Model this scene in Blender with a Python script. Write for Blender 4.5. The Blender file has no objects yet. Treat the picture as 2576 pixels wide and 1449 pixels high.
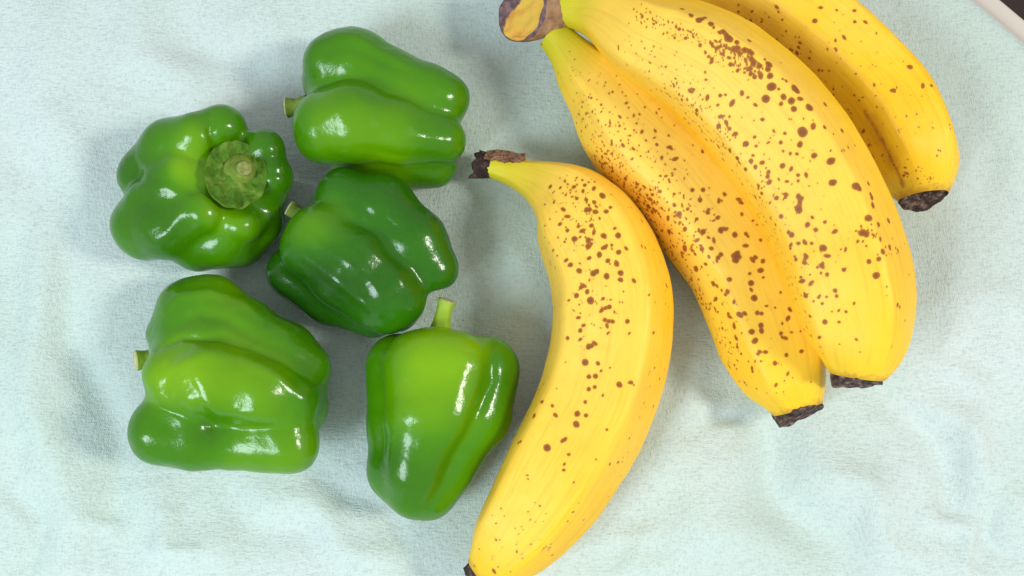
import bpy, math, random
import numpy as np
from mathutils import Vector, noise as mnoise

# ------------------------------------------------------------------ camera
scene = bpy.context.scene
COL = scene.collection
S = 0.36 / 2576.0                 # metres per photo unit on the table (2576 units across the view)
TILT = math.radians(9.0)
DIST = 0.345
LENS = 34.5
FPX = LENS / 36.0 * 2576.0
CAMP = np.array([0.0, -DIST * math.sin(TILT), DIST * math.cos(TILT)])
RIGHT = np.array([1.0, 0, 0])
UPV = np.array([0.0, math.cos(TILT), math.sin(TILT)])
FWD = np.array([0.0, math.sin(TILT), -math.cos(TILT)])
cd = bpy.data.cameras.new("camera"); cam = bpy.data.objects.new("camera", cd); COL.objects.link(cam)
cam.location = CAMP.tolist(); cam.rotation_euler = (TILT, 0, 0)
cd.lens = LENS; cd.sensor_width = 36; cd.clip_start = 0.01; cd.clip_end = 50
scene.camera = cam
scene.view_settings.view_transform = 'Standard'
scene.view_settings.look = 'None'
scene.view_settings.exposure = -0.10
scene.view_settings.gamma = 1.0

# ------------------------------------------------------------------ light: a dim room and two windows
w = bpy.data.worlds.new("World"); scene.world = w; w.use_nodes = True
w.node_tree.nodes["Background"].inputs[0].default_value = (0.985, 0.955, 1.0, 1)
w.node_tree.nodes["Background"].inputs[1].default_value = 0.56

def area(name, loc, target, sx, sy, power, col):
    l = bpy.data.lights.new(name, 'AREA'); l.shape = 'RECTANGLE'; l.size = sx; l.size_y = sy
    l.energy = power; l.color = col
    o = bpy.data.objects.new(name, l); COL.objects.link(o); o.location = loc
    o.rotation_euler = (Vector(target) - Vector(loc)).to_track_quat('-Z', 'Y').to_euler()
    return o
area("window_light_right", (1.05, -0.12, 1.02), (0, 0, 0), 0.24, 0.24, 13.0, (1.0, 0.95, 0.86))
area("window_light_left", (-0.70, -0.55, 0.84), (-0.02, 0, 0), 0.42, 0.50, 12.0, (0.79, 0.915, 1.0))

# ------------------------------------------------------------------ helpers
def W(px, py, z):
    """world point seen at (px,py) of the 2576-wide view, at height z (in units)"""
    d = RIGHT * ((px - 1288) / FPX) + UPV * ((724.5 - py) / FPX) + FWD
    t = (z * S - CAMP[2]) / d[2]
    return CAMP + d * t
def depth_of(p): return float(np.dot(np.asarray(p) - CAMP, FWD))
def RW(r, p): return r * depth_of(p) / FPX
def project(P):
    q = P - CAMP
    zc = q @ FWD
    return np.stack([1288 + FPX * (q @ RIGHT) / zc, 724.5 - FPX * (q @ UPV) / zc], 1)

def mesh_obj(name, verts, faces, mat, parent=None, smooth=True, attrs=None):
    me = bpy.data.meshes.new(name)
    verts = np.asarray(verts, dtype=np.float32)
    if isinstance(faces, np.ndarray):
        k = faces.shape[1]
        me.vertices.add(len(verts)); me.vertices.foreach_set("co", verts.ravel())
        me.loops.add(faces.size); me.loops.foreach_set("vertex_index", faces.ravel().astype(np.int32))
        me.polygons.add(len(faces))
        me.polygons.foreach_set("loop_start", np.arange(0, faces.size, k, dtype=np.int32))
        me.update(calc_edges=True)
    else:
        me.from_pydata(verts.tolist(), [], faces); me.update()
    me.polygons.foreach_set("use_smooth", [smooth] * len(me.polygons))
    if attrs:
        for k, a in attrs.items():
            at = me.attributes.new(k, 'FLOAT', 'POINT')
            at.data.foreach_set("value", np.asarray(a, dtype=np.float32))
    me.materials.append(mat)
    me.validate()
    o = bpy.data.objects.new(name, me); COL.objects.link(o)
    if parent: o.parent = parent
    return o

def thing(name, label, cat, loc, group=None):
    o = bpy.data.objects.new(name, None); COL.objects.link(o)
    o.empty_display_size = 0.02
    o.location = [float(c) for c in loc]
    o['label'] = label; o['category'] = cat
    if group: o['group'] = group
    return o

def child(name, V, F, mat, root, **k):
    """a mesh in world coordinates parented (directly or not) under the thing root"""
    base = np.array(root.location) if root.parent is None else np.array(root.parent.location) + np.array(root.location)
    return mesh_obj(name, np.asarray(V) - base, F, mat, root, **k)

def grid_faces(nu, nv, closed_v):
    i = np.arange(nu - 1)[:, None]; j = np.arange(nv if closed_v else nv - 1)[None, :]
    j2 = (j + 1) % nv
    a = i * nv + j; b = i * nv + j2; c = (i + 1) * nv + j2; d = (i + 1) * nv + j
    return np.stack([a + 0 * j, b, c, d], -1).reshape(-1, 4)

def catmull(pts, n):
    """centripetal-ish resampling of control rows, even in arc length"""
    P = np.asarray(pts, float)
    P = np.vstack([2 * P[0] - P[1], P, 2 * P[-1] - P[-2]])
    out = []
    for i in range(1, len(P) - 2):
        t = np.linspace(0, 1, 40, endpoint=False)[:, None]
        p0, p1, p2, p3 = P[i - 1], P[i], P[i + 1], P[i + 2]
        out.append(0.5 * ((2 * p1) + (-p0 + p2) * t + (2 * p0 - 5 * p1 + 4 * p2 - p3) * t**2 + (-p0 + 3 * p1 - 3 * p2 + p3) * t**3))
    out = np.vstack(out + [P[-2][None]])
    k = np.ones(9) / 9
    sm = out.copy()
    for c in range(out.shape[1]):
        e = np.concatenate([np.full(4, out[0, c]), out[:, c], np.full(4, out[-1, c])])
        sm[:, c] = np.convolve(e, k, 'valid')
    sm[0] = out[0]; sm[-1] = out[-1]
    L = np.concatenate([[0], np.cumsum(np.linalg.norm(np.diff(sm[:, :3], axis=0), axis=1))])
    q = np.linspace(0, L[-1], n)
    R_ = np.stack([np.interp(q, L, sm[:, c]) for c in range(sm.shape[1])], 1)
    if n > 200:      # ease every change of bearing and girth over a few percent of the length
        w_ = int(n * 0.035); kk = np.hanning(2 * w_ + 1); kk /= kk.sum()
        for c in range(R_.shape[1]):
            e = np.concatenate([2 * R_[0, c] - R_[w_:0:-1, c], R_[:, c], 2 * R_[-1, c] - R_[-2:-w_ - 2:-1, c]])
            R_[:, c] = np.convolve(e, kk, 'valid')
    return R_

def frames(C):
    T = np.gradient(C, axis=0); T /= np.linalg.norm(T, axis=1)[:, None]
    side = np.cross(T, np.array([0, 0, 1.0])); side /= np.linalg.norm(side, axis=1)[:, None]
    up = np.cross(side, T)
    return T, side, up

# cheap vectorised value noise (3D)
_rs = np.random.RandomState(5); _tab = _rs.rand(32, 32, 32)
def vnoise(P):
    P = np.asarray(P, float); i = np.floor(P).astype(int); f = P - i; f = f * f * (3 - 2 * f)
    r = 0
    for dx in (0, 1):
        for dy in (0, 1):
            for dz in (0, 1):
                wgt = (f[:, 0] if dx else 1 - f[:, 0]) * (f[:, 1] if dy else 1 - f[:, 1]) * (f[:, 2] if dz else 1 - f[:, 2])
                r = r + wgt * _tab[(i[:, 0] + dx) % 32, (i[:, 1] + dy) % 32, (i[:, 2] + dz) % 32]
    return r - 0.5

# ------------------------------------------------------------------ materials
def newmat(name):
    m = bpy.data.materials.new(name); m.use_nodes = True
    nt = m.node_tree; b = nt.nodes["Principled BSDF"]
    return m, nt, b
def N(nt, t, **kw):
    n = nt.nodes.new(t)
    for k, v in kw.items():
        if k.startswith('_'): setattr(n, k[1:], v)
        else: n.inputs[k.replace('__', ' ')].default_value = v
    return n
def L(nt, a, b): nt.links.new(a, b)
def ramp(nt, stops, fac):
    r = nt.nodes.new('ShaderNodeValToRGB'); e = r.color_ramp.elements
    while len(e) < len(stops): e.new(0.5)
    for el, (p, c) in zip(e, stops):
        el.position = p; el.color = (*c, 1) if len(c) == 3 else c
    L(nt, fac, r.inputs[0]); return r
def mix(nt, fac, a, b, blend='MIX'):
    m = nt.nodes.new('ShaderNodeMix'); m.data_type = 'RGBA'; m.blend_type = blend
    for sock, v in ((m.inputs[0], fac), (m.inputs[6], a), (m.inputs[7], b)):
        if hasattr(v, 'links'): L(nt, v, sock)
        elif isinstance(v, (int, float)): sock.default_value = v
        else: sock.default_value = (*v, 1)
    return m.outputs[2]
def maths(nt, op, a, b=None, c=None, clamp=False):
    m = nt.nodes.new('ShaderNodeMath'); m.operation = op; m.use_clamp = clamp
    for k, v in enumerate((a, b, c)):
        if v is None: continue
        if hasattr(v, 'links'): L(nt, v, m.inputs[k])
        else: m.inputs[k].default_value = v
    return m.outputs[0]
def texco(nt, kind='Object', scale=(1, 1, 1), rot=(0, 0, 0)):
    t = nt.nodes.new('ShaderNodeTexCoord'); mp = nt.nodes.new('ShaderNodeMapping')
    mp.inputs['Scale'].default_value = scale; mp.inputs['Rotation'].default_value = rot
    L(nt, t.outputs[kind], mp.inputs[0]); return mp.outputs[0]
def noise(nt, vec, scale, detail=2, rough=0.5):
    n = N(nt, 'ShaderNodeTexNoise'); n.inputs['Scale'].default_value = scale
    n.inputs['Detail'].default_value = detail; n.inputs['Roughness'].default_value = rough
    L(nt, vec, n.inputs['Vector']); return n.outputs['Fac']
def attr(nt, name):
    a = nt.nodes.new('ShaderNodeAttribute'); a.attribute_name = name; return a.outputs['Fac']
def bump(nt, b, h, strength, dist, prev=None):
    n = nt.nodes.new('ShaderNodeBump'); n.inputs['Strength'].default_value = strength
    n.inputs['Distance'].default_value = dist; L(nt, h, n.inputs['Height'])
    if prev: L(nt, prev, n.inputs['Normal'])
    L(nt, n.outputs[0], b.inputs['Normal']); return n.outputs[0]

def banana_mat():
    m, nt, b = newmat("banana_peel")
    v = texco(nt)
    big = noise(nt, v, 28, 3); mid = noise(nt, v, 160, 4, 0.6)
    base = ramp(nt, [(0.30, (0.90, 0.52, 0.008)), (0.5, (0.94, 0.58, 0.020)), (0.72, (0.95, 0.605, 0.060))], big).outputs[0]
    base = mix(nt, maths(nt, 'MULTIPLY', attr(nt, 'pale'), 0.75, clamp=True), base, (0.96, 0.65, 0.135))  # paler yellow stands in for light from the left
    base = mix(nt, attr(nt, 'green'), base, (0.58, 0.56, 0.015))
    cb = nt.nodes.new('ShaderNodeCombineXYZ')
    for i_, (n_, m_) in enumerate((('ringx', 15), ('ringy', 15), ('along', 7))): L(nt, maths(nt, 'MULTIPLY', attr(nt, n_), m_), cb.inputs[i_])
    fib = noise(nt, cb.outputs[0], 1.0, 4, 0.6)
    fr = ramp(nt, [(0.35, (0.90, 0.86, 0.75)), (0.5, (1, 1, 1)), (0.7, (1, 1, 1))], fib).outputs[0]
    base = mix(nt, 0.8, base, fr, 'MULTIPLY')
    grime = ramp(nt, [(0.60, (0, 0, 0)), (0.78, (1, 1, 1))], mid).outputs[0]
    base = mix(nt, maths(nt, 'MULTIPLY', grime, 0.22), base, (0.62, 0.33, 0.03))
    base = mix(nt, maths(nt, 'MULTIPLY', attr(nt, 'bruise'), 1.0, clamp=True), base, (0.42, 0.15, 0.025))
    # ripeness spots: a distance field carried by the mesh, its rim made ragged by noise
    rag = maths(nt, 'SUBTRACT', noise(nt, v, 900, 2), 0.5)
    rag2 = maths(nt, 'SUBTRACT', noise(nt, v, 420, 1), 0.5)
    d = maths(nt, 'ADD', attr(nt, 'spot'), maths(nt, 'ADD', maths(nt, 'MULTIPLY', rag, 2.6), maths(nt, 'MULTIPLY', rag2, 3.4)))
    sp = N(nt, 'ShaderNodeMapRange', _interpolation_type='SMOOTHSTEP'); L(nt, d, sp.inputs[0])
    sp.inputs[1].default_value = -0.9; sp.inputs[2].default_value = 1.8
    core = N(nt, 'ShaderNodeMapRange', _interpolation_type='SMOOTHSTEP'); L(nt, attr(nt, 'spot'), core.inputs[0])
    core.inputs[1].default_value = 0.5; core.inputs[2].default_value = 7
    scol = mix(nt, core.outputs[0], (0.33, 0.085, 0.008), (0.155, 0.030, 0.012))
    halo = N(nt, 'ShaderNodeMapRange', _interpolation_type='SMOOTHSTEP'); L(nt, attr(nt, 'spot'), halo.inputs[0])
    halo.inputs[1].default_value = -6; halo.inputs[2].default_value = 1
    base = mix(nt, maths(nt, 'MULTIPLY', halo.outputs[0], 0.22), base, (0.80, 0.40, 0.05))
    base = mix(nt, maths(nt, 'MULTIPLY', sp.outputs[0], 0.90), base, scol)
    L(nt, base, b.inputs['Base Color'])
    b.inputs['Roughness'].default_value = 0.50
    b.inputs['Specular IOR Level'].default_value = 0.32
    b.inputs['Subsurface Weight'].default_value = 0.04
    b.inputs['Subsurface Radius'].default_value = (1, 0.5, 0.15); b.inputs['Subsurface Scale'].default_value = 0.004
    p = bump(nt, b, noise(nt, v, 90, 3), 0.35, 0.0012)
    p = bump(nt, b, fib, 0.3, 0.0005, p)
    bump(nt, b, mid, 0.25, 0.0003, p)
    return m

def husk_mat(name, c0, c1, c2, sc=260, bd=0.0012):
    m, nt, b = newmat(name)
    v = texco(nt)
    n1 = noise(nt, v, sc, 5, 0.65)
    cr = ramp(nt, [(0.32, c0), (0.52, c1), (0.72, c2)], n1)
    L(nt, cr.outputs[0], b.inputs['Base Color']); b.inputs['Roughness'].default_value = 0.75
    b.inputs['Specular IOR Level'].default_value = 0.25
    bump(nt, b, n1, 0.8, bd)
    return m

def pepper_mat(name, dark, mid_, light, dk=0.0):
    m, nt, b = newmat(name)
    v = texco(nt)
    big = noise(nt, v, 22, 2, 0.45)
    f = maths(nt, 'ADD', maths(nt, 'MULTIPLY', maths(nt, 'SUBTRACT', big, 0.5), 0.8), attr(nt, 'tone'))
    base = ramp(nt, [(0.15, dark), (0.5, mid_), (0.85, light)], f).outputs[0]
    fine = noise(nt, v, 420, 3, 0.6)
    base = mix(nt, maths(nt, 'MULTIPLY', fine, 0.16), base, (0.10, 0.30, 0.01))
    L(nt, base, b.inputs['Base Color'])
    b.inputs['Roughness'].default_value = 0.19
    b.inputs['Specular IOR Level'].default_value = 0.40
    b.inputs['Subsurface Weight'].default_value = 0.02
    b.inputs['Subsurface Radius'].default_value = (0.5, 1, 0.1); b.inputs['Subsurface Scale'].default_value = 0.003
    # waxy skin: shallow dimples and a fine wrinkle
    p = bump(nt, b, noise(nt, v, 85, 2, 0.5), 0.50 - dk, 0.0011)
    p = bump(nt, b, noise(nt, v, 520, 3, 0.6), 0.60, 0.00022, p)
    return m

def cloth_mat():
    m, nt, b = newmat("mint_cloth")
    v = texco(nt)
    rot = texco(nt, scale=(1, 1, 1), rot=(0, 0, math.radians(14)))
    streak = texco(nt, scale=(0.30, 1.0, 1.0), rot=(0, 0, math.radians(16)))
    streakv = texco(nt, scale=(1.0, 0.35, 1.0), rot=(0, 0, math.radians(8)))
    n_s = noise(nt, streak, 1150, 4, 0.7); n_v = noise(nt, streakv, 1300, 3, 0.6)
    n_b = noise(nt, v, 9, 3); n_m = noise(nt, v, 60, 3)
    base = ramp(nt, [(0.30, (0.555, 0.70, 0.630)), (0.5, (0.60, 0.73, 0.685)), (0.72, (0.65, 0.75, 0.73))], n_b).outputs[0]
    weave = maths(nt, 'ADD', maths(nt, 'MULTIPLY', n_s, 0.6), maths(nt, 'MULTIPLY', n_v, 0.4))
    wr = ramp(nt, [(0.36, (0.80, 0.82, 0.81)), (0.5, (0.97, 0.97, 0.97)), (0.64, (1.0, 1.0, 1.0))], weave).outputs[0]
    base = mix(nt, 1.0, base, wr, 'MULTIPLY')
    L(nt, base, b.inputs['Base Color'])
    b.inputs['Roughness'].default_value = 0.9; b.inputs['Specular IOR Level'].default_value = 0.15
    b.inputs['Sheen Weight'].default_value = 0.15
    wv = N(nt, 'ShaderNodeTexWave', Scale=520, Distortion=2.0, Detail=2); L(nt, rot, wv.inputs['Vector'])
    p = bump(nt, b, n_m, 0.45, 0.0016)
    p = bump(nt, b, wv.outputs['Fac'], 0.25, 0.00018, p)
    bump(nt, b, weave, 0.85, 0.0011, p)
    return m

def flat_mat(name, col, rough=0.5, sc=60, amt=0.12):
    m, nt, b = newmat(name)
    n1 = noise(nt, texco(nt), sc, 4)
    c = mix(nt, maths(nt, 'MULTIPLY', n1, amt), col, tuple(k * 0.5 for k in col))
    L(nt, c, b.inputs['Base Color']); b.inputs['Roughness'].default_value = rough
    bump(nt, b, n1, 0.1, 0.0005)
    return m

M_BAN = banana_mat()
M_TIP = husk_mat("dried_blossom_end", (0.016, 0.012, 0.013), (0.075, 0.046, 0.038), (0.36, 0.25, 0.21), 420, 0.0014)
M_STUB = husk_mat("blackened_stem", (0.010, 0.007, 0.007), (0.034, 0.020, 0.016), (0.16, 0.095, 0.07), 240, 0.0012)
M_STRIP = husk_mat("dried_peel", (0.14, 0.065, 0.04), (0.28, 0.15, 0.09), (0.45, 0.30, 0.21), 220, 0.001)
M_CROWN = husk_mat("crown_skin", (0.18, 0.085, 0.045), (0.33, 0.19, 0.10), (0.52, 0.38, 0.24), 150, 0.001)
M_STEM = husk_mat("pepper_stem", (0.10, 0.17, 0.018), (0.17, 0.26, 0.03), (0.25, 0.33, 0.06), 180, 0.0005)
M_STEML = husk_mat("pepper_stem_pale", (0.20, 0.36, 0.02), (0.27, 0.44, 0.03), (0.33, 0.48, 0.06), 120, 0.0004)
M_CUT = husk_mat("stem_cut", (0.30, 0.33, 0.12), (0.48, 0.50, 0.24), (0.60, 0.58, 0.34), 500, 0.0004)
M_CUTO = husk_mat('stem_cut_olive', (0.13, 0.17, 0.03), (0.22, 0.26, 0.07), (0.34, 0.36, 0.14), 600, 0.0004)
M_CALYX = husk_mat("calyx_green", (0.055, 0.15, 0.008), (0.085, 0.19, 0.012), (0.18, 0.28, 0.04), 230, 0.0016)
M_CLOTH = cloth_mat()

# ------------------------------------------------------------------ table, cloth and floor
# the table's straight edge runs across the far right corner of the view
A0 = W(2494, 0, 0); A1 = W(2618, 104, 0)
e = (A1 - A0); e[2] = 0; e /= np.linalg.norm(e)          # along the edge
n_in = np.array([-e[1], e[0], 0])
if np.dot(n_in, -A0) < 0: n_in = -n_in                   # into the table
def bumpline(P, x0, y0, x1, y1, width, h, soft=0.35):
    """a soft fold from one photo position to another"""
    a = W(x0, y0, 0)[:2]; b_ = W(x1, y1, 0)[:2]; ab = b_ - a; L2 = ab @ ab
    t = np.clip(((P - a) @ ab) / L2, -0.3, 1.3)
    q = a + t[:, None] * ab
    wob = 0.004 * np.sin(t * 9 + x0)                      # the fold wanders
    nrm = np.array([-ab[1], ab[0]]) / math.sqrt(L2)
    d = (P - q) @ nrm + wob
    fade = np.clip(1.15 - np.abs(t - 0.5) * 1.5, 0, 1)
    ww = 1.15 * width * S
    return h * np.exp(-(d / ww) ** 2) * fade * (np.abs((P - a) @ ab / L2 - 0.5) < 0.8)
NG = 600
us = np.linspace(0.0, 0.84, NG); vs = np.linspace(-0.50, 0.42, NG)
UU, VV = np.meshgrid(us, vs, indexing='ij')
PX = A0[0] + n_in[0] * UU + e[0] * VV; PY = A0[1] + n_in[1] * UU + e[1] * VV
P2 = np.stack([PX.ravel(), PY.ravel()], 1)
FOLDS = [  # x0,y0,x1,y1,width,height(m)
    (60, 560, 160, 1449, 48, 0.0020), (150, 600, 330, 1449, 40, -0.0014), (300, 0, 520, 330, 55, 0.0016),
    (60, 0, 200, 500, 60, 0.0012), (20, 250, 60, 900, 50, -0.0012), (420, 0, 700, 300, 50, -0.0010),
    (330, 1240, 560, 1449, 45, 0.0013), (520, 1230, 900, 1449, 40, -0.0010), (700, 1240, 1010, 1449, 34, 0.0013),
    (760, 1130, 1100, 1449, 36, -0.0011), (560, 60, 760, 60, 60, 0.0008),
    (1850, 1010, 2120, 1449, 60, -0.0028), (1700, 1160, 1900, 1449, 85, 0.0022), (2010, 1080, 2290, 1400, 70, 0.0020),
    (2200, 900, 2520, 1449, 45, -0.0016), (2320, 980, 2576, 1300, 40, 0.0014), (2400, 640, 2576, 900, 50, 0.0010),
    (2350, 1250, 2480, 1449, 26, 0.0012), (2440, 1180, 2570, 1449, 24, -0.0012), (2120, 1180, 2300, 1449, 30, 0.0008),
    (2440, 250, 2560, 620, 45, -0.0010), (2380, 800, 2480, 1100, 35, 0.0009), (1560, 1330, 1640, 1449, 40, 0.0010),
    (1700, 900, 1850, 1080, 45, 0.0012), (1815, 1010, 1870, 1110, 30, -0.0010), (1280, 420, 1300, 820, 40, 0.0006),
    (30, 1100, 90, 1449, 28, -0.0010), (220, 1250, 300, 1449, 26, 0.0009), (400, 1300, 470, 1449, 22, 0.0007),
]
Z = np.zeros(len(P2))
for f in FOLDS: Z += 2.1 * bumpline(P2, *f)
P3 = np.stack([P2[:, 0], P2[:, 1], 0 * P2[:, 0]], 1)
Z += 0.0011 * vnoise(P3 * np.array([26, 13, 1]) + 3) + 0.0006 * vnoise(P3 * 70 + 9) + 0.00016 * vnoise(P3 * np.array([120, 260, 1]) + 1)
CLOTH_Z = 0.0  # mean height
edge = np.exp(-UU.ravel() / 0.006)
Z = Z * (1 - edge) - 0.0008 - 0.0062 * np.exp(-UU.ravel() / 0.004)
V = np.stack([P2[:, 0], P2[:, 1], Z], 1)
F = grid_faces(NG, NG, False)
nrm = np.cross(V[F[0, 1]] - V[F[0, 0]], V[F[0, 2]] - V[F[0, 0]])
if nrm[2] < 0: F = F[:, ::-1].copy()
cloth = mesh_obj("tablecloth", V, F, M_CLOTH)
cloth['label'] = "pale mint green crinkled cloth spread under the peppers and bananas"
cloth['category'] = "tablecloth"

# white table top showing as a strip past the cloth
def slab(name, pts, z0, z1, mat, bevel=0.0):
    V = [(p[0], p[1], z0) for p in pts] + [(p[0], p[1], z1) for p in pts]
    n = len(pts)
    F = [list(range(n))[::-1], list(range(n, 2 * n))] + [[i, (i + 1) % n, n + (i + 1) % n, n + i] for i in range(n)]
    o = mesh_obj(name, V, F, mat, smooth=False)
    if bevel:
        b = o.modifiers.new("bevel", 'BEVEL'); b.width = bevel; b.segments = 4
    return o
o_edge = 70 * S
c0 = A0 - n_in * o_edge - e * 0.55; c1 = A0 - n_in * o_edge + e * 0.46
c2 = c1 + n_in * 0.9; c3 = c0 + n_in * 0.9
pts = [c0, c1, c2, c3]
area2 = sum(pts[i][0] * pts[(i + 1) % 4][1] - pts[(i + 1) % 4][0] * pts[i][1] for i in range(4))
if area2 < 0: pts = pts[::-1]
top = slab("table_top", pts, -0.034, -0.0095, flat_mat("white_table", (0.64, 0.58, 0.51), 0.4), 0.002)
top['kind'] = 'structure'
bpy.context.view_layer.update()
fl = mesh_obj("floor", [(-3, -3, -0.72), (3, -3, -0.72), (3, 3, -0.72), (-3, 3, -0.72)], [[0, 1, 2, 3]],
              flat_mat("dark_floor", (0.045, 0.022, 0.018), 0.5, 8, 0.6), smooth=False)
fl['kind'] = 'structure'

# ------------------------------------------------------------------ bananas
def tofield(rows, ox, oy, k): return [(ox + k * a, oy + k * b_, k * c * 0.86) for a, b_, c in rows]
SP_S = tofield([(985,380,22),(930,330,15),(873,308,15),(800,318,15),(640,318,13),(672,350,8),(607,433,9),(670,423,9),(885,405,15),
 (935,420,15),(860,345,14),(820,400,14),(790,385,8),(730,470,15),(755,512,14),(880,470,20),(900,466,20),(945,482,18),(1013,482,18),(1045,452,14),
 (705,563,15),(915,576,17),(857,610,15),(760,605,16),(830,580,14),(930,625,14),(803,665,22),(893,672,20),(900,712,22),(915,700,14),
 (995,642,20),(1097,640,22),(1000,720,18),(985,724,12),(1015,712,12),(1050,702,12),(968,772,21),(895,790,15),(1027,808,19),(1083,823,19),(1100,752,19),
 (1143,727,14),(777,838,18),(747,805,13),(833,872,19),(925,892,24),(948,884,20),(1014,914,22),(1107,887,20),(1107,937,18),(1198,938,13),
 (850,985,16),(866,970,14),(885,1013,17),(815,1040,20),(908,1073,26),(763,1073,12),(990,1063,13),(988,1134,16),(1010,1126,14),(1032,1115,18),(1065,1143,9),
 (828,1187,15),(1010,1203,16),(1035,1210,18),(1060,1214,16),(1158,1212,18),(1018,1240,12),(868,1237,13),(840,1268,16),(1023,1290,11),(760,1320,14),
 (845,1328,12),(898,1379,22),(915,1372,18),(940,1353,14),(1168,1285,11),(1328,1285,12),(1248,713,10),(1272,720,11),(1411,960,12),(1415,980,11),
 (695,653,9),(605,653,7),(645,812,8),(645,828,8),(690,773,8),(677,855,8),(1335,1085,8),(1297,1030,7),(1120,1083,6),(1068,598,10),(737,682,10),
 (750,660,8),(610,578,6),(532,415,5),(665,740,8),(635,690,6),(1180,455,8),(1160,450,7),(1245,540,10),(1255,550,9),(940,290,10),(900,285,8),(855,280,9),
 (740,268,5),(708,258,5),(823,300,7),(1050,370,7),(570,1,1)], 1140, 349, .3797) + \
 tofield([(877,33,26),(957,38,14),(897,132,17),(942,123,19),(900,208,16),(937,200,14),(988,250,10),(878,293,14),(820,375,23),(883,387,16),
 (813,442,24),(626,598,28),(733,550,16),(1100,178,21),(1170,162,12),(1182,172,13),(1196,182,8),(590,293,13),(658,323,12),(537,385,16),(677,378,14),(495,380,9),
 (562,215,12),(1333,70,9),(1305,97,7),(1369,142,11),(1306,190,8),(1325,325,10),(1015,477,11),(1165,537,10),(428,568,13),(445,556,11),(768,645,12),
 (738,710,11),(735,743,13),(948,682,6),(1040,705,12),(1090,700,11),(795,830,9),(1130,662,6),(490,778,6),(490,806,6),(570,985,8),(313,1003,7),
 (797,1027,7),(833,963,6),(762,1084,8),(868,1073,8),(290,1210,9),(286,1097,6),(430,1170,5),(645,1240,9),(640,1260,9),(633,1275,8),(600,1268,9),(618,1258,7),(590,1280,6),(655,1310,10),
 (455,1308,7),(515,1237,7),(110,1290,8),(140,1380,8),(273,1415,14),(300,1388,7),(377,1422,6),(420,1285,7),(1030,920,7),(1218,600,6),(980,85,11),(1035,70,8),
 (563,235,9),(600,175,9),(360,625,9),(345,650,7),(260,800,8),(178,990,8),(690,207,5),(1405,80,6),(1285,470,6)], 1140, 899, .3797)
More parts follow.
